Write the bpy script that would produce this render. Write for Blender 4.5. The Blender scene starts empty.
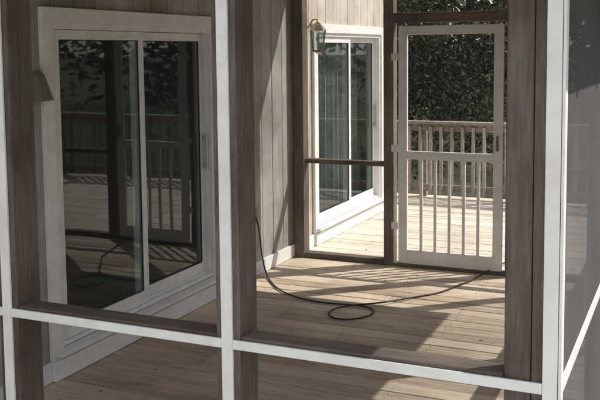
import bpy, bmesh, random
import numpy as np
from math import *
from mathutils import Vector, Matrix
random.seed(7); np.random.seed(7)
S=bpy.context.scene; COL=S.collection

# ---------------------------------------------------------------- materials
def newmat(name):
    m=bpy.data.materials.new(name); m.use_nodes=True
    nt=m.node_tree; nt.nodes.clear()
    out=nt.nodes.new('ShaderNodeOutputMaterial')
    return m,nt,out
def N(nt,t,**k):
    n=nt.nodes.new(t)
    for a,b in k.items():
        setattr(n,a,b)
    return n
def ramp(nt,stops):
    r=N(nt,'ShaderNodeValToRGB'); e=r.color_ramp.elements
    e[0].position,e[0].color=stops[0][0],(*stops[0][1],1)
    e[1].position,e[1].color=stops[-1][0],(*stops[-1][1],1)
    for p,c in stops[1:-1]:
        x=e.new(p); x.color=(*c,1)
    return r
def surf(name,dark,mid,light,scale=(1,1,1),nscale=6,rough=.8,bump=.3,rndamt=.5,stain=(.5,1.0),spec=.3,stainscale=1.3,lo=.28,hi=.72,tint=None):
    m,nt,out=newmat(name); L=nt.links.new
    tc=N(nt,'ShaderNodeTexCoord'); at=N(nt,'ShaderNodeAttribute',attribute_name='rnd')
    mp=N(nt,'ShaderNodeMapping'); mp.inputs['Scale'].default_value=scale
    off=N(nt,'ShaderNodeVectorMath',operation='SCALE'); off.inputs[0].default_value=(13.1,7.7,19.3)
    L(at.outputs['Fac'],off.inputs['Scale'])
    add=N(nt,'ShaderNodeVectorMath',operation='ADD')
    L(tc.outputs['Object'],mp.inputs['Vector']); L(mp.outputs[0],add.inputs[0]); L(off.outputs[0],add.inputs[1])
    n1=N(nt,'ShaderNodeTexNoise'); n1.inputs['Scale'].default_value=nscale; n1.inputs['Detail'].default_value=9; n1.inputs['Roughness'].default_value=.68; n1.inputs['Distortion'].default_value=.25
    L(add.outputs[0],n1.inputs['Vector'])
    r=ramp(nt,[(lo,dark),(.5,mid),(hi,light)])
    mixf=N(nt,'ShaderNodeMath',operation='MULTIPLY_ADD'); mixf.inputs[1].default_value=rndamt*.5
    sub=N(nt,'ShaderNodeMath',operation='SUBTRACT'); sub.inputs[1].default_value=.5
    L(at.outputs['Fac'],sub.inputs[0]); L(sub.outputs[0],mixf.inputs[0]); L(n1.outputs['Fac'],mixf.inputs[2])
    L(mixf.outputs[0],r.inputs['Fac'])
    n2=N(nt,'ShaderNodeTexNoise'); n2.inputs['Scale'].default_value=stainscale; n2.inputs['Detail'].default_value=7; n2.inputs['Roughness'].default_value=.6
    L(tc.outputs['Object'],n2.inputs['Vector'])
    tn=tint or (1,1,1)
    r2=ramp(nt,[(.35,tuple(stain[0]*q for q in tn)),(.62,(stain[1],)*3)])
    L(n2.outputs['Fac'],r2.inputs['Fac'])
    mx=N(nt,'ShaderNodeMix',data_type='RGBA',blend_type='MULTIPLY'); mx.inputs[0].default_value=1
    L(r.outputs[0],mx.inputs[6]); L(r2.outputs[0],mx.inputs[7])
    b=N(nt,'ShaderNodeBsdfPrincipled'); b.inputs['Roughness'].default_value=rough; b.inputs['Specular IOR Level'].default_value=spec
    L(mx.outputs[2],b.inputs['Base Color'])
    bp=N(nt,'ShaderNodeBump'); bp.inputs['Strength'].default_value=bump; bp.inputs['Distance'].default_value=.01
    L(n1.outputs['Fac'],bp.inputs['Height']); L(bp.outputs[0],b.inputs['Normal'])
    L(b.outputs[0],out.inputs[0])
    return m
M_floor=surf('weathered_deck_x',(.36,.275,.20),(.60,.50,.39),(.76,.66,.545),scale=(.7,8,8),nscale=6,rndamt=.6,stain=(.74,1.06),tint=(1,.97,.94),lo=.22,hi=.78)
M_deck=surf('pale_outer_deck',(.48,.41,.33),(.68,.60,.50),(.79,.715,.62),scale=(.7,8,8),nscale=6,rndamt=.6,stain=(.76,1.05),lo=.22,hi=.78)  # outer deck boards, paler than the porch floor
PW=((.080,.060,.048),(.155,.124,.102),(.25,.21,.178))
M_wz=surf('weathered_wood_z',*PW,scale=(9,9,.8),nscale=7,rndamt=.45,stain=(.65,1.12),bump=.5,lo=.2,hi=.8,stainscale=2.2)
M_wx=surf('weathered_wood_x',*PW,scale=(.8,9,9),nscale=7,rndamt=.45,stain=(.65,1.12),bump=.5,lo=.2,hi=.8,stainscale=2.2)
M_wy=surf('weathered_wood_y',*PW,scale=(9,.8,9),nscale=7,rndamt=.45,stain=(.65,1.12),bump=.5,lo=.2,hi=.8,stainscale=2.2)
M_rail=surf('railing_wood',(.20,.165,.135),(.34,.295,.25),(.46,.405,.35),scale=(3,3,3),nscale=6,rndamt=.6,stain=(.7,1.05))
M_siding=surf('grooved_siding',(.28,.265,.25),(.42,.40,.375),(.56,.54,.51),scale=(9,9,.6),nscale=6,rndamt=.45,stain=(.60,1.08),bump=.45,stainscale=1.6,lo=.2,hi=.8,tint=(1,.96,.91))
M_sidout=surf('sunlit_tone_siding',(.46,.41,.35),(.66,.61,.54),(.78,.73,.66),scale=(9,9,.6),nscale=6,rndamt=.4,stain=(.74,1.05),bump=.5,stainscale=2.2,lo=.2,hi=.8,tint=(1,.96,.9))  # lighter copy of the porch siding, sunlight put into the colour
M_white=surf('white_trim_paint',(.78,.78,.77),(.87,.867,.86),(.90,.897,.89),scale=(3,3,3),nscale=4,rndamt=.1,stain=(.90,1.0),rough=.5,bump=.05,stainscale=6,tint=(1,.99,.97))
M_vinyl=surf('white_vinyl',(.76,.76,.75),(.86,.86,.85),(.89,.89,.88),scale=(4,4,2),nscale=4,rndamt=.1,stain=(.86,1.0),rough=.4,bump=.04,stainscale=6)
M_ceil=surf('pine_ceiling',(.38,.34,.27),(.54,.48,.40),(.64,.58,.49),scale=(.7,9,9),nscale=4,rndamt=.5)
M_rubber=surf('black_rubber',(.012,.012,.012),(.02,.02,.02),(.035,.035,.035),nscale=20,rough=.5,bump=.05)
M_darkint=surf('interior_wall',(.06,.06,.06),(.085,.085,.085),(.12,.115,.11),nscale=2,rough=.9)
M_curtain=surf('curtain_fabric',(.36,.37,.37),(.43,.44,.44),(.50,.51,.51),nscale=5,rough=.9)
M_shingle=surf('roof_shingle',(.05,.05,.05),(.09,.085,.08),(.14,.13,.125),nscale=12,rough=.95,bump=.6)
M_grass=surf('grass_ground',(.03,.034,.016),(.055,.06,.028),(.11,.10,.06),nscale=3,rough=.95,bump=.8,stain=(.6,1.1),stainscale=.35)
M_bounce=surf('pale_bounce_slab',(.52,.50,.47),(.60,.585,.55),(.68,.665,.63),nscale=6,rough=.9,bump=.2,stain=(.85,1.05))  # pale surface for the added light-bouncing slabs
M_bark=surf('bark',(.03,.024,.018),(.075,.06,.048),(.14,.12,.10),scale=(6,6,1.2),nscale=4,rough=.95,bump=1)
def simple(name,col,rough=.4,metal=0.):
    m,nt,out=newmat(name); b=N(nt,'ShaderNodeBsdfPrincipled')
    n=N(nt,'ShaderNodeTexNoise'); n.inputs['Scale'].default_value=25
    r=ramp(nt,[(.3,tuple(c*.75 for c in col)),(.7,col)]); nt.links.new(n.outputs[0],r.inputs[0]); nt.links.new(r.outputs[0],b.inputs['Base Color'])
    b.inputs['Roughness'].default_value=rough; b.inputs['Metallic'].default_value=metal
    nt.links.new(b.outputs[0],out.inputs[0]); return m
M_brass=simple('aged_brass',(.40,.33,.22),.35,.9)
M_bronze=simple('weathered_bronze',(.20,.175,.15),.5,.2)
M_steel=simple('galvanised_steel',(.62,.62,.61),.45,.6)
def cosnode(nt):
    lw=N(nt,'ShaderNodeLayerWeight'); lw.inputs['Blend'].default_value=.5
    return lw.outputs['Facing']
def glassmat(name,tint,base,graz):
    m,nt,out=newmat(name); L=nt.links.new
    p=N(nt,'ShaderNodeMath',operation='POWER'); p.inputs[1].default_value=4.0; L(cosnode(nt),p.inputs[0])
    mm=N(nt,'ShaderNodeMath',operation='MULTIPLY_ADD',use_clamp=True); mm.inputs[1].default_value=graz; mm.inputs[2].default_value=base
    L(p.outputs[0],mm.inputs[0])
    t=N(nt,'ShaderNodeBsdfTransparent'); t.inputs[0].default_value=(*tint,1)
    g=N(nt,'ShaderNodeBsdfGlossy'); g.inputs['Roughness'].default_value=.018; g.inputs[0].default_value=(.88,.95,.96,1)
    tc=N(nt,'ShaderNodeTexCoord'); nn=N(nt,'ShaderNodeTexNoise'); nn.inputs['Scale'].default_value=1.2
    bp=N(nt,'ShaderNodeBump'); bp.inputs['Strength'].default_value=.07; bp.inputs['Distance'].default_value=.02
    L(tc.outputs['Object'],nn.inputs['Vector']); L(nn.outputs[0],bp.inputs['Height']); L(bp.outputs[0],g.inputs['Normal'])
    mx=N(nt,'ShaderNodeMixShader'); L(mm.outputs[0],mx.inputs[0]); L(t.outputs[0],mx.inputs[1]); L(g.outputs[0],mx.inputs[2]); L(mx.outputs[0],out.inputs[0])
    return m
M_glass=glassmat('window_glass',(.66,.73,.72),.07,.65)
def screenmat(name,base,c0,c1):
    m,nt,out=newmat(name); L=nt.links.new
    one=N(nt,'ShaderNodeMath',operation='SUBTRACT'); one.inputs[0].default_value=1.0; L(cosnode(nt),one.inputs[1])
    mxx=N(nt,'ShaderNodeMath',operation='MAXIMUM'); mxx.inputs[1].default_value=.04; L(one.outputs[0],mxx.inputs[0])
    dv=N(nt,'ShaderNodeMath',operation='DIVIDE'); dv.inputs[0].default_value=1.0; L(mxx.outputs[0],dv.inputs[1])
    pw=N(nt,'ShaderNodeMath',operation='POWER'); pw.inputs[0].default_value=base; L(dv.outputs[0],pw.inputs[1])
    d=N(nt,'ShaderNodeBsdfDiffuse')
    tc=N(nt,'ShaderNodeTexCoord'); nz=N(nt,'ShaderNodeTexNoise'); nz.inputs['Scale'].default_value=2.5; nz.inputs['Detail'].default_value=6; L(tc.outputs['Object'],nz.inputs['Vector'])
    rr=ramp(nt,[(.3,(c0,c0,c0*1.02)),(.7,(c1,c1,c1*1.02))]); L(nz.outputs[0],rr.inputs[0]); L(rr.outputs[0],d.inputs[0])
    t=N(nt,'ShaderNodeBsdfTransparent'); mx=N(nt,'ShaderNodeMixShader'); L(pw.outputs[0],mx.inputs[0]); L(d.outputs[0],mx.inputs[1]); L(t.outputs[0],mx.inputs[2]); L(mx.outputs[0],out.inputs[0])
    return m
M_screen=screenmat('insect_screen',.945,.09,.12)
M_sscreen=screenmat('side_insect_screen',.79,.11,.14)
def leafmat(name,a,b,c):
    m,nt,out=newmat(name); L=nt.links.new
    at=N(nt,'ShaderNodeAttribute',attribute_name='rnd'); r=ramp(nt,[(0,a),(.7,b),(1,c)]); L(at.outputs['Fac'],r.inputs[0])
    d=N(nt,'ShaderNodeBsdfPrincipled'); d.inputs['Roughness'].default_value=.7; d.inputs['Specular IOR Level'].default_value=.25; L(r.outputs[0],d.inputs['Base Color'])
    t=N(nt,'ShaderNodeBsdfTranslucent'); L(r.outputs[0],t.inputs[0])
    mx=N(nt,'ShaderNodeMixShader'); mx.inputs[0].default_value=.25; L(d.outputs[0],mx.inputs[1]); L(t.outputs[0],mx.inputs[2]); L(mx.outputs[0],out.inputs[0]); return m
M_leaf=leafmat('leaves',(.009,.013,.006),(.024,.032,.014),(.13,.13,.065))

# ---------------------------------------------------------------- builder
class MB:
    def __init__(s): s.v=[];s.f=[];s.r=[];s.mi=[]
    def box(s,x0,x1,y0,y1,z0,z1,mi=0,r=None,jit=0):
        if r is None:r=random.random()
        b=len(s.v)
        for z in (z0,z1):
            for x,y in ((x0,y0),(x1,y0),(x1,y1),(x0,y1)): s.v.append((x+random.uniform(-jit,jit),y+random.uniform(-jit,jit),z+random.uniform(-jit,jit)))
        for q in ((0,3,2,1),(4,5,6,7),(0,1,5,4),(1,2,6,5),(2,3,7,6),(3,0,4,7)):
            s.f.append(tuple(b+i for i in q));s.r.append(r);s.mi.append(mi)
    def quad(s,pts,mi=0,r=None):
        b=len(s.v);s.v+=[tuple(p) for p in pts];s.f.append(tuple(range(b,b+len(pts))));s.r.append(random.random() if r is None else r);s.mi.append(mi)
    def tube(s,pts,rads,n=8,mi=0,cap=True):
        r0=random.random(); rings=[]
        for i,p in enumerate(pts):
            p=Vector(p); a=Vector(pts[max(i-1,0)]); c=Vector(pts[min(i+1,len(pts)-1)]); t=(c-a).normalized()
            u=t.cross(Vector((0,0,1)) if abs(t.z)<.9 else Vector((1,0,0))).normalized(); w=t.cross(u)
            b=len(s.v)
            for k in range(n):
                q=2*pi*k/n; s.v.append(tuple(p+(u*cos(q)+w*sin(q))*rads[i]))
            rings.append(b)
        for i in range(len(rings)-1):
            for k in range(n):
                s.f.append((rings[i]+k,rings[i]+(k+1)%n,rings[i+1]+(k+1)%n,rings[i+1]+k));s.r.append(r0);s.mi.append(mi)
        if cap:
            for b in (rings[0],rings[-1]): s.f.append(tuple(b+k for k in range(n)));s.r.append(r0);s.mi.append(mi)
    def make(s,name,mats,parent=None,bevel=0.,smooth=False):
        me=bpy.data.meshes.new(name); me.from_pydata(s.v,[],s.f)
        a=me.attributes.new('rnd','FLOAT','FACE'); a.data.foreach_set('value',s.r)
        if not isinstance(mats,(list,tuple)):mats=[mats]
        for m in mats: me.materials.append(m)
        me.polygons.foreach_set('material_index',s.mi)
        if smooth: me.polygons.foreach_set('use_smooth',[True]*len(s.f))
        me.update()
        bm=bmesh.new();bm.from_mesh(me);bmesh.ops.recalc_face_normals(bm,faces=bm.faces);bm.to_mesh(me);bm.free()
        o=bpy.data.objects.new(name,me);COL.objects.link(o)
        if bevel:
            b=o.modifiers.new('bevel','BEVEL');b.width=bevel;b.segments=2;b.limit_method='ANGLE'
        if parent:o.parent=parent
        return o
def empty(name):
    e=bpy.data.objects.new(name,None);e.empty_display_size=.2;COL.objects.link(e);return e

# ---------------------------------------------------------------- dimensions
D=4.62; X1,X2,X3=.921,1.877,2.925; ZR=.876
ND=(1.29,3.26); FD=(5.05,7.08); ZD0,ZD1=.16,2.115
XA,XB=.99,1.878
GZ=-.22

# ---------------------------------------------------------------- house
house=empty('house')
core=MB(); sid=MB()
def siding_seg(y0,y1,z0,z1):
    core.box(-.14,-.022,y0,y1,z0,z1)
    k=ceil((y0+4)/.2)
    edges=[y0]+[ -4+.2*j for j in range(int(k),200) if y0+.02<-4+.2*j<y1-.02]+[y1]
    for a,b in zip(edges[:-1],edges[1:]):
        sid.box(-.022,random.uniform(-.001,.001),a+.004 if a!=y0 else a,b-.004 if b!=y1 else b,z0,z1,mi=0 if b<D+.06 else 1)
YE=7.42
for y0,y1 in ((-4,ND[0]+.02),(ND[1]-.02,D+.04),(D+.04,FD[0]+.02),(FD[1]-.02,YE)): siding_seg(y0,y1,GZ,3.2)
for d0 in (ND,FD):
    siding_seg(d0[0]+.02,d0[1]-.02,ZD1-.03,3.2); siding_seg(d0[0]+.02,d0[1]-.02,GZ,ZD0-.02)
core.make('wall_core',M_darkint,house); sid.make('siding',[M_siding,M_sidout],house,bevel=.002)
b=MB()
b.box(-7,-.14,-4.0,-3.9,GZ,3.2); b.box(-7,-.14,YE-.1,YE,GZ,3.2); b.box(-7.1,-7,-4,YE,GZ,3.2)
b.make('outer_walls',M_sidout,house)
b=MB(); b.box(.001,.02,YE-.08,YE+.018,.118,3.0); b.box(-.08,.0,YE+.001,YE+.018,.118,3.0); b.make('corner_boards',M_white,house,bevel=.002)
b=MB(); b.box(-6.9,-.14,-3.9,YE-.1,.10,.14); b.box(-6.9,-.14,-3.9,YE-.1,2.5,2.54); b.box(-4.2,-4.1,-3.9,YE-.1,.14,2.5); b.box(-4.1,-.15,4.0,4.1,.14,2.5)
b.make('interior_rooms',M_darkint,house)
b=MB(); b.box(-2.6,-1.7,1.2,2.6,.82,.87)
for x in (-2.5,-1.85):
    for y in (1.3,2.45): b.box(x,x+.07,y,y+.07,.14,.82)
b.box(-4.1,-3.6,.2,3.6,.14,1.05,1); b.box(-4.1,-3.75,.2,3.6,1.5,2.3,1)
b.make('interior_furniture',[M_wx,M_siding],house,bevel=.004)
b=MB()
b.quad([(.35,-4.4,3.2),(.35,YE+.3,3.2),(-3.5,YE+.3,5.0),(-3.5,-4.4,5.0)]);b.quad([(-7.4,-4.4,3.2),(-7.4,YE+.3,3.2),(-3.5,YE+.3,5.0),(-3.5,-4.4,5.0)])
o=b.make('roof',M_shingle,house); sm=o.modifiers.new('s','SOLIDIFY'); sm.thickness=.15
b=MB(); b.box(.0,.33,-4.3,YE+.2,3.02,3.05); b.box(.33,.352,-4.3,YE+.2,2.98,3.18)
b.make('eave_fascia',M_white,house)
b=MB()
for y in (-4,YE):
    b.quad([(0,y,3.2),(-7,y,3.2),(-3.5,y,4.85)])
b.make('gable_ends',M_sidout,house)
b=MB(); 
b.box(.0,.022,.15,ND[0]-.002,.003,.115); b.box(.0,.022,ND[1]+.002,D-.03,.003,.115); b.box(.0,.022,D+.12,FD[0]-.002,.003,.115); b.box(.0,.022,FD[1]+.002,YE+.018,.003,.115)
b.make('skirt_board',M_vinyl,house,bevel=.003)

def sliding_door(name,y0,y1):
    e=empty(name)
    b=MB(); c=.085
    b.box(0.002,.032,y0,y0+c,.118,ZD1); b.box(0.002,.032,y1-c,y1,.118,ZD1); b.box(0.002,.032,y0+c,y1-c,ZD1-c,ZD1)
    b.box(0.002,.026,y0+c,y1-c,.118,ZD0-.022)
    b.box(0.001,.045,y0-.0,y1+.0,.004,.116)
    b.box(0.0,.075,y0+.02,y1-.02,ZD0-.02,ZD0+.006)
    b.make('casing',M_white,e,bevel=.003)
    b=MB(); f=.035; a0=y0+c;a1=y1-c; zt=ZD1-c
    b.box(-.12,.014,a0,a0+f,ZD0+.006,zt); b.box(-.12,.014,a1-f,a1,ZD0+.006,zt); b.box(-.12,.014,a0+f,a1-f,zt-f,zt); b.box(-.12,.002,a0+f,a1-f,ZD0+.008,ZD0+.035)
    b.box(-.044,-.036,a0+f,a1-f,ZD0+.035,ZD0+.05)
    b.make('frame',M_vinyl,e,bevel=.003)
    p0=a0+f+.002; p1=a1-f-.002; mid=(p0+p1)/2; s=.055; z0=ZD0+.038; z1=zt-f-.003
    b=MB(); g=MB(); k=MB()
    for (u,v,xa,xb) in ((p0,mid+.03,-.034,-.004),(mid-.03,p1,-.078,-.048)):
        b.box(xa,xb,u,u+s,z0,z1); b.box(xa,xb,v-s,v,z0,z1); b.box(xa,xb,u+s,v-s,z1-s,z1); b.box(xa,xb,u+s,v-s,z0,z0+s+.03)
        xm=(xa+xb)/2
        g.quad([(xm,u+s-.003,z0+s+.027),(xm,v-s+.003,z0+s+.027),(xm,v-s+.003,z1-s+.003),(xm,u+s-.003,z1-s+.003)])
        q=.006; gy0,gy1,gz0,gz1=u+s+.0005,v-s-.0005,z0+s+.0305,z1-s-.0005
        for (a_,b_,c_,d_) in ((gy0,gy0+q,gz0,gz1),(gy1-q,gy1,gz0,gz1),(gy0+q,gy1-q,gz0,gz0+q),(gy0+q,gy1-q,gz1-q,gz1)): k.box(xm+.002,xb-.004,a_,b_,c_,d_)
    b.make('panels',M_vinyl,e,bevel=.003); g.make('glass',M_glass,e); k.make('glazing_gasket',M_rubber,e)
    b=MB(); hy=p1-s/2
    b.box(-.048,-.02,hy-.012,hy+.012,1.0,1.03);b.box(-.048,-.02,hy-.012,hy+.012,1.2,1.23);b.box(-.02,-.006,hy-.012,hy+.012,.98,1.25)
    b.make('handle',M_steel,e,bevel=.003)
    return e
sliding_door('sliding_glass_door',*ND)
e2=sliding_door('sliding_glass_door',*FD)
b=MB()
ys=np.linspace(FD[0]+.1,FD[1]-.1,90)
for i in range(len(ys)-1):
    xa=-.28+.03*sin(i*1.1); xb=-.28+.03*sin((i+1)*1.1)
    b.quad([(xa,ys[i],.2),(xb,ys[i+1],.2),(xb,ys[i+1],2.1),(xa,ys[i],2.1)],r=.5)
b.make('curtain',M_curtain,e2,smooth=True)

# ---------------------------------------------------------------- porch
porch=empty('screen_porch')
b=MB(); nl=MB(); y=-.03
while y<D+.13:
    w=.138
    xj=random.choice([None,None,1.24,2.44,.64])
    segs=[(0.004,2.99)] if xj is None else [(0.004,xj-.002),(xj+.002,2.99)]
    for a,c in segs:
        b.box(a,c,y+.004,y+w-.004,-.035,random.uniform(-.003,.0015))
    for jx in (.02,.62,1.22,1.82,2.42,2.95):
        for yy in (y+.035,y+.10):
            q=jx+random.uniform(-.012,.012); yy+=random.uniform(-.006,.006)
            nl.box(q-.0025,q+.0025,yy-.0025,yy+.0025,-.003,.0020)
    y+=w
b.make('floor_boards',M_floor,porch,bevel=.003); nl.make('floor_nails',M_bronze,porch)
b=MB()
for x in (.0,.6,1.2,1.8,2.4,2.94): b.box(x,x+.04,-.02,D+.1,-.20,-.037)
b.box(0,2.99,-.055,-.032,-.21,-.004); b.box(2.992,3.015,-.055,D+.1,-.21,-.004)
b.make('floor_joists',M_wx,porch)
b=MB()
def post(x0,x1,y0,y1,z0=.001,z1=2.5): b.box(x0,x1,y0,y1,z0,z1)
post(X1-.045,X1+.045,0,.13,z1=2.6); post(X2-.045,X2+.045,0,.13,z1=2.45)
post(X3-.045,X3+.03,0,.14,z1=2.3); post(X3-.125,X3-.048,.006,.10,z1=2.3)
post(.024,.115,D-.03,D+.09,z1=2.7); post(.86,.95,D-.01,D+.09,z1=2.6); post(1.905,2.0,D-.01,D+.09,z1=2.45); post(2.865,X3+.03,D-.01,D+.09,z1=2.3)
post(.003,.07,.0,.09,z1=2.7)
for yy in (1.55,3.1): post(2.865,2.955,yy,yy+.09,z1=2.3)
b.make('posts',M_wz,porch,bevel=.004)
b=MB()
for a,c in ((.072,X1-.047),(X1+.047,X2-.047),(X2+.047,X3-.127)):
    b.box(a,c,.004,.094,ZR-.014,ZR+.026); b.box(a,c,.004,.094,.002,.05)
for a,c in ((.072,X1-.047),(X1+.047,X2-.047),(X2+.047,2.878)): b.box(a,c,.002,.088,2.16,2.28)
b.box(.117,.858,D,D+.08,ZR-.02,ZR+.02); b.box(.117,.858,D-.02,D+.08,.001,.045)
b.box(2.002,2.863,D,D+.08,ZR-.02,ZR+.02); b.box(2.002,2.863,D,D+.08,.001,.045)
b.box(.952,1.903,D-.01,D+.09,.002,.022)
b.box(.952,1.903,D-.005,D+.08,2.085,2.17); b.box(2.002,2.863,D-.005,D+.08,2.085,2.17)
b.make('rails_along_front',M_wx,porch,bevel=.004)
b=MB()
for a,c in ((.142,1.548),(1.642,3.098),(3.192,D-.012)):
    b.box(2.868,2.95,a,c,ZR-.02,ZR+.03); b.box(2.868,2.95,a,c,.002,.05); b.box(2.868,2.95,a,c,2.14,2.24)
b.make('rails_along_side',M_wy,porch,bevel=.004)
b=MB(); sw=.021
for X in (X1,X2): b.box(X-sw,X+sw,-.011,-.001,.0,2.3)
b.box(X3-.012,X3+.030,-.011,-.001,.0,2.3)
b.box(.0,.045,-.011,-.001,.0,2.3)
for a,c in ((.046,X1-sw-.001),(X1+sw+.001,X2-sw-.001),(X2+sw+.001,X3-.013)):
    b.box(a,c,-.010,-.001,ZR-.016,ZR+.016); b.box(a,c,-.010,-.001,.0,.04); 
b.box(2.957,2.966,-.010,.034,.0,2.3)
b.box(2.957,2.965,.035,1.57,ZR-.019,ZR+.019); b.box(2.957,2.965,.035,1.57,.0,.04)
b.box(2.957,2.966,1.572,1.615,.0,2.3); b.box(2.957,2.965,1.617,3.12,ZR-.019,ZR+.019); b.box(2.957,2.966,3.122,3.165,.0,2.3); b.box(2.957,2.965,3.167,4.66,ZR-.019,ZR+.019); b.box(2.957,2.966,4.662,4.71,.0,2.3)
b.make('white_trim_strips',M_white,porch,bevel=.0015)
b=MB()
for X in (X1,X2,X3+.008):
    for z in np.arange(.2,2.3,.42): b.tube([(X,-.0105,z),(X,-.0122,z)],[.0035,.003],8)
b.make('trim_screws',M_white,porch)
b=MB()
def scr_x(a,c,y,z0,z1): b.quad([(a,y,z0),(c,y,z0),(c,y,z1),(a,y,z1)])
def scr_y(a,c,x,z0,z1): b.quad([(x,a,z0),(x,c,z0),(x,c,z1),(x,a,z1)],mi=1)
scr_x(.03,X1-.01,-.0005,.02,2.25); scr_x(X1+.01,X2-.01,-.0005,.02,2.25); scr_x(X2+.01,X3,-.0005,.02,2.25)
scr_y(.01,1.58,2.9562,.02,2.25); scr_y(1.60,3.13,2.9562,.02,2.25); scr_y(3.15,4.68,2.9562,.02,2.25)
scr_x(.1,.87,D+.0915,.03,2.6); scr_x(1.99,2.88,D+.0915,.03,2.3); scr_x(.94,1.92,D+.0915,2.12,2.5)
b.make('insect_screen_panels',[M_screen,M_sscreen],porch)
b=MB()
def rz(x): return 2.86-.17*x
b.quad([(0.0,-.35,rz(0)),(3.35,-.35,rz(3.35)),(3.35,D+.2,rz(3.35)),(0.0,D+.2,rz(0))],r=.5)
o=b.make('roof_sheet',M_ceil,porch); sm=o.modifiers.new('s','SOLIDIFY'); sm.thickness=.05; sm.offset=1
b=MB()
b.quad([(0.0,-.38,rz(0)+.06),(3.38,-.38,rz(3.38)+.06),(3.38,D+.23,rz(3.38)+.06),(0.0,D+.23,rz(0)+.06)],r=.5)
b.make('roof_shingles',M_shingle,porch)
b=MB()
for y in np.arange(.0,D+.1,.6):
    v=len(b.v)
    for yy in (y,y+.04):
        b.v+= [(0.01,yy,rz(0)-.13),(3.3,yy,rz(3.3)-.10),(3.3,yy,rz(3.3)-.01),(0.01,yy,rz(0)-.01)]
    for q in ((0,1,2,3),(7,6,5,4),(0,4,5,1),(1,5,6,2),(2,6,7,3),(3,7,4,0)): b.f.append(tuple(v+i for i in q));b.r.append(random.random());b.mi.append(0)
b.make('rafters',M_ceil,porch)

# ---------------------------------------------------------------- screen door
sd=empty('screen_door')
b=MB(); y0,y1=D+.0,D+.03; st=.078
b.box(XA,XA+st,y0,y1,.03,2.06); b.box(XB-st,XB,y0,y1,.03,2.06)
b.box(XA+st,XB-st,y0+.002,y1-.002,1.985,2.06); b.box(XA+st,XB-st,y0+.002,y1-.002,.93,1.0); b.box(XA+st,XB-st,y0+.002,y1-.002,.03,.145)
b.make('frame',M_white,sd,bevel=.004)
b=MB(); n=6
for i in range(1,n):
    x=XA+st+(XB-XA-2*st)*i/n; b.box(x-.013,x+.013,y0+.004,y1-.004,.146,.929)
b.make('spindles',M_white,sd,bevel=.004)
b=MB(); scr_x(XA+st-.01,XB-st+.01,y1-.003,.14,1.99); b.make('screen',M_screen,sd)
b=MB()
for z in (.35,1.02,1.8): b.box(.93,XA-.001,y0-.012,y0-.004,z-.03,z+.03); b.tube([(XA-.012,y0-.016,z-.035),(XA-.012,y0-.016,z+.035)],[.007,.007],8)
b.make('hinges',M_vinyl,sd,bevel=.001)
b=MB(); b.box(XB-.05,XB-.03,y0-.035,y0-.02,1.03,1.15); b.box(XB-.05,XB-.03,y0-.02,y0-.001,1.03,1.05); b.box(XB-.05,XB-.03,y0-.02,y0-.001,1.13,1.15)
b.make('pull_handle',M_bronze,sd,bevel=.003)

# ---------------------------------------------------------------- outer deck + railing
b=MB(); y=D+.135
while y<8.25:
    xl=.004 if y<YE+.02 else -2.4
    for a,c in ((xl,2.9),(2.904,5.6)): b.box(a,c,y+.003,y+.135,-.035,random.uniform(-.002,.0015))
    y+=.138
deck=b.make('wooden_deck',M_deck,None,bevel=.003)
b=MB()
b.box(-2.4,5.6,8.27,8.3,-.21,-.004); b.box(5.602,5.63,D+.1,8.3,-.21,-.004); b.box(3.017,5.6,D+.1,D+.13,-.21,-.004)
b.make('deck_skirt',M_wx,deck)
b=MB(); RY=8.17
b.box(-2.4,5.58,RY-.07,RY+.07,.93,.965); b.box(-2.38,5.5,RY-.02,RY+.018,.84,.928); b.box(-2.38,5.5,RY-.02,RY+.018,.08,.165)
for x in (-2.4,-1.3,.12,1.35,2.9,4.2,5.48): b.box(x,x+.09,RY+.02,RY+.11,-.1,.928)
for x in np.arange(-2.3,5.45,.135): b.box(x,x+.037,RY-.059,RY-.0215,.05,.90,jit=.002)
rl=b.make('deck_railing',M_rail,None,bevel=.003)
b=MB(); RX=5.52
b.box(RX-.07,RX+.07,D+.2,RY-.08,.93,.965); b.box(RX-.02,RX+.018,D+.2,RY-.08,.84,.928); b.box(RX-.02,RX+.018,D+.2,RY-.08,.08,.165)
b.box(RX-.045,RX+.045,D+.15,D+.24,-.03,.928)
for y in np.arange(D+.35,RY-.1,.135): b.box(RX-.059,RX-.0215,y,y+.037,.05,.90,jit=.002)
b.make('side_section',M_rail,rl,bevel=.003)

# ---------------------------------------------------------------- lantern
wl=empty('wall_lantern'); ly,lz=4.86,1.98; lx=.15
b=MB()
b.tube([(.001,ly,lz+.06),(.018,ly,lz+.06)],[.055,.05],16)
b.tube([(.018,ly,lz+.06),(.06,ly,lz+.10),(.10,ly,lz+.16),(.14,ly,lz+.165),(lx,ly,lz+.13)],[.008]*5,8)
b.tube([(lx,ly,lz+.14),(lx,ly,lz+.125),(lx,ly,lz+.09),(lx,ly,lz+.06)],[.012,.03,.06,.082],6)
b.tube([(lx,ly,lz-.13),(lx,ly,lz-.115),(lx,ly,lz-.15)],[.05,.055,.01],6)
for k in range(6):
    q=2*pi*k/6; c,s_=cos(q),sin(q)
    b.tube([(lx+.05*c,ly+.05*s_,lz-.12),(lx+.076*c,ly+.076*s_,lz+.062)],[.004,.004],5)
b.make('brass_body',M_brass,wl)
b=MB(); b.tube([(lx,ly,lz-.118),(lx,ly,lz+.058)],[.047,.072],6,cap=False); b.make('glass_panes',M_glass,wl)
b=MB(); b.tube([(lx,ly,lz-.11),(lx,ly,lz-.04)],[.011,.011],10); b.tube([(lx,ly,lz-.04),(lx,ly,lz-.02),(lx,ly,lz+.01),(lx,ly,lz+.03)],[.01,.02,.015,.003],10); b.make('candle_bulb',M_white,wl,smooth=True)
ws=empty('wall_sconce'); b=MB()
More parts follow.
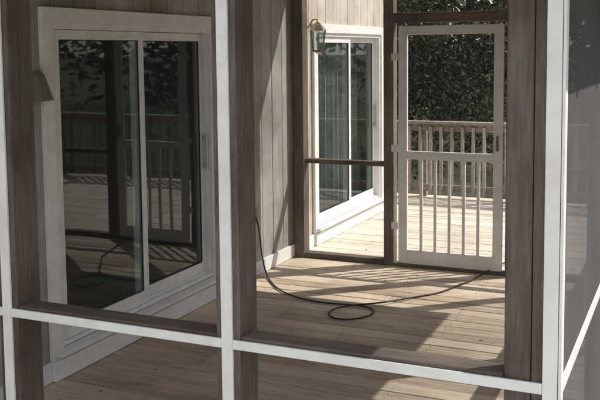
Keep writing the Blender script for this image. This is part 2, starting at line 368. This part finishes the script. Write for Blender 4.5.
b.box(.001,.02,1.15,1.23,1.60,1.76); b.tube([(.06,1.19,1.76),(.07,1.19,1.74),(.085,1.19,1.60)],[.025,.04,.075],14)
b.make('shade',M_bronze,ws,bevel=.002)

# ---------------------------------------------------------------- extension cord + outlet
cu=bpy.data.curves.new('extension_cord','CURVE');cu.dimensions='3D';cu.bevel_depth=.0062;cu.bevel_resolution=3
P=[(.035,3.80,.50),(.06,3.81,.42),(.05,3.85,.22),(.055,3.90,.06),(.10,3.86,.010),(.286,3.58,.009),(.574,3.34,.009),(.907,3.287,.009),(1.142,3.37,.009),(1.29,3.24,.009),(1.231,3.03,.009),(1.06,2.95,.009),(.94,3.08,.011),(1.011,3.256,.022),(1.272,3.43,.02),(1.40,3.70,.009),(1.56,3.86,.009),(1.62,4.12,.009),(1.71,4.35,.009),(1.76,4.58,.03),(1.80,4.75,.035),(1.9,5.3,.01)]
sp=cu.splines.new('NURBS');sp.points.add(len(P)-1)
for i,p in enumerate(P): sp.points[i].co=(*p,1)
sp.use_endpoint_u=True;sp.order_u=4
co=bpy.data.objects.new('extension_cord',cu);COL.objects.link(co);cu.materials.append(M_rubber)
b=MB(); b.box(.0015,.03,3.76,3.84,.46,.58); b.make('outlet_box',M_bronze,house,bevel=.004)

# ---------------------------------------------------------------- ground
def sheet(name,x0,x1,y0,y1,z,mat):
    b=MB(); b.quad([(x0,y0,z),(x1,y0,z),(x1,y1,z),(x0,y1,z)],r=.5); return b.make(name,mat)
sheet('ground',-400,400,-400,400,GZ,M_grass)
b=MB()
for i in range(8):
    for j in range(8): b.box(.3+i*1.8,.3+i*1.8+1.785,-14.5+j*1.8,-14.5+j*1.8+1.785,GZ+.004,GZ+.05)
b.make('bounce_slabs',M_bounce,bevel=.006)  # unseen pale slabs added to bounce sunlight onto the porch trim

# ---------------------------------------------------------------- fallen leaves on the boards
b=MB()
for i in range(70):
    if i<28: x,y=random.uniform(.1,2.8),random.uniform(.3,4.5)
    else: x,y=random.uniform(.1,5.3),random.uniform(4.9,8.0)
    a=random.uniform(0,2*pi); s=random.uniform(.010,.022); u=Vector((cos(a),sin(a),.15));w=Vector((-sin(a),cos(a),.1)); c=Vector((x,y,.008))
    b.quad([c-u*s,c+w*s*.5,c+u*s,c-w*s*.5])
b.make('fallen_leaves',simple('dry_leaf',(.22,.13,.06),.8))

# ---------------------------------------------------------------- trees
def leaves(b,cx,cy,cz,R,n,size,bias=0):
    p=np.random.normal(0,R*.5,(n,3)); p[:,2]*=.75
    shade=random.uniform(-.45,.22)+bias
    for q in p:
        c=Vector((cx+q[0],cy+q[1],cz+q[2]))
        if c.z<GZ+.05: continue
        u=Vector(np.random.normal(0,1,3)).normalized(); w=u.orthogonal().normalized(); s=size*random.uniform(.6,1.3)
        b.quad([c-u*s,c+w*s*.45,c+u*s,c-w*s*.45],r=min(1,max(0,random.random()+shade)))
def tree(name,x,y,h,crown,cz0,nclump,nleaf,size,tr=.16):
    e=empty(name); t=MB(); lf=MB()
    lean=random.uniform(-.3,.3)
    tp=[(x+lean*k/5+random.uniform(-.06,.06),y+random.uniform(-.06,.06),GZ-.1+(h*.85)*k/5) for k in range(6)]
    t.tube(tp,[tr*(1.25-k*.2) for k in range(6)],10)
    for i in range(nclump):
        a=random.uniform(0,2*pi); rr=crown*sqrt(random.random()); z=random.uniform(cz0,h)
        k=1-abs((z-cz0)/(h-cz0)-.45)*1.0
        c=(x+cos(a)*rr*k,y+sin(a)*rr*k,z)
        zb=min(max(z-rr*.6-.3,cz0*.6),h*.8); f=(zb-GZ)/(h*.85)*5; i0=min(int(max(f,0)),4)
        base=Vector(tp[i0]).lerp(Vector(tp[i0+1]),max(0,min(1,f-i0)))
        mid=base.lerp(Vector(c),.5)+Vector((0,0,-.1))
        t.tube([base,mid,c],[tr*.3,tr*.16,.012],5)
        leaves(lf,*c,crown*random.uniform(.18,.34),nleaf,size)
    t.make('trunk_and_limbs',M_bark,e,smooth=True); lf.make('crown_foliage',M_leaf,e)
tree('tree',9.5,2.8,8.6,2.2,4.0,30,220,.09)
tree('tree',-3.0,13.6,3.4,1.9,.2,34,300,.042,tr=.06)
tree('tree',-.9,15.2,6.5,2.4,.5,44,340,.045,tr=.12)
tree('tree',-2.6,19.0,4.6,2.8,.3,34,300,.07)
tree('tree',1.6,17.5,8.5,2.8,.5,40,300,.08)
tree('tree',6.5,15.0,8,2.6,1.0,34,260,.09)
tree('tree',12.5,9.5,9,3.0,1.0,34,260,.1)
tree('tree',13.5,2.0,9,3.2,1.0,34,260,.1)
lf=MB()
for i in range(60):
    leaves(lf,random.uniform(-5,8),random.uniform(10.8,13),random.uniform(GZ+.2,1.2),.6,150,.045)
for i in range(70):
    leaves(lf,random.uniform(-5.5,.5),random.uniform(12.5,16),random.uniform(GZ+.2,2.4),.75,170,.045)
lf.make('shrubs',M_leaf)
lf=MB()
for i in range(170):
    a=random.uniform(-.35*pi,.70*pi); R=random.uniform(24,32)
    leaves(lf,R*cos(a)+2,R*sin(a)+3,random.uniform(0,7)*random.uniform(.3,1),2.6,150,.28)
lf.make('distant_trees',M_leaf)

# ---------------------------------------------------------------- light
sd_=Vector((1.15,1.0,1.66)).normalized()
el=asin(sd_.z); rot=atan2(sd_.x,sd_.y)
w=bpy.data.worlds.new('World');S.world=w;w.use_nodes=True;nt=w.node_tree;L=nt.links.new
bg=nt.nodes['Background']; sk=nt.nodes.new('ShaderNodeTexSky');sk.sky_type='NISHITA';sk.sun_disc=False;sk.sun_elevation=el;sk.sun_rotation=rot;sk.dust_density=2.0
tc=nt.nodes.new('ShaderNodeTexCoord'); mp=nt.nodes.new('ShaderNodeMapping'); mp.inputs['Scale'].default_value=(1,1,2.6); L(tc.outputs['Generated'],mp.inputs[0])
cn=nt.nodes.new('ShaderNodeTexNoise'); cn.inputs['Scale'].default_value=2.4; cn.inputs['Detail'].default_value=9; cn.inputs['Roughness'].default_value=.6; L(mp.outputs[0],cn.inputs['Vector'])
cr=ramp(nt,[(.36,(0,0,0)),(.60,(.95,.95,.95))]); L(cn.outputs['Fac'],cr.inputs[0])
cm=nt.nodes.new('ShaderNodeMix'); cm.data_type='RGBA'; L(cr.outputs[0],cm.inputs[0]); L(sk.outputs[0],cm.inputs[6]); cm.inputs[7].default_value=(8.9,8.9,8.9,1)  # white clouds added over the sky to brighten shaded surfaces
L(cm.outputs[2],bg.inputs[0]); bg.inputs[1].default_value=.15
sl=bpy.data.lights.new('sun','SUN');sl.energy=5;sl.angle=radians(.5);sl.color=(1,.95,.86)
so=bpy.data.objects.new('sun',sl);so.rotation_euler=sd_.to_track_quat('Z','Y').to_euler();so.location=(8,8,12);COL.objects.link(so)

# ---------------------------------------------------------------- camera
cam=bpy.data.cameras.new('camera');c=bpy.data.objects.new('camera',cam);COL.objects.link(c)
yaw,pitch,roll=.423,.088,.010
F=Vector((-sin(yaw),cos(yaw),0));R=Vector((cos(yaw),sin(yaw),0));U=Vector((0,0,1))
F2=F*cos(pitch)-U*sin(pitch);U2=U*cos(pitch)+F*sin(pitch)
R3=R*cos(roll)-U2*sin(roll); U3=U2*cos(roll)+R*sin(roll)
mat=Matrix((( R3.x,U3.x,-F2.x,3.293),(R3.y,U3.y,-F2.y,-2.538),(R3.z,U3.z,-F2.z,1.857),(0,0,0,1)))
c.matrix_world=mat
cam.sensor_width=36;cam.lens=878.997/600*36;cam.shift_y=-71.4/600;cam.clip_start=.05;cam.clip_end=1500
S.camera=c
S.view_settings.view_transform='Standard';S.view_settings.look='None';S.view_settings.exposure=0
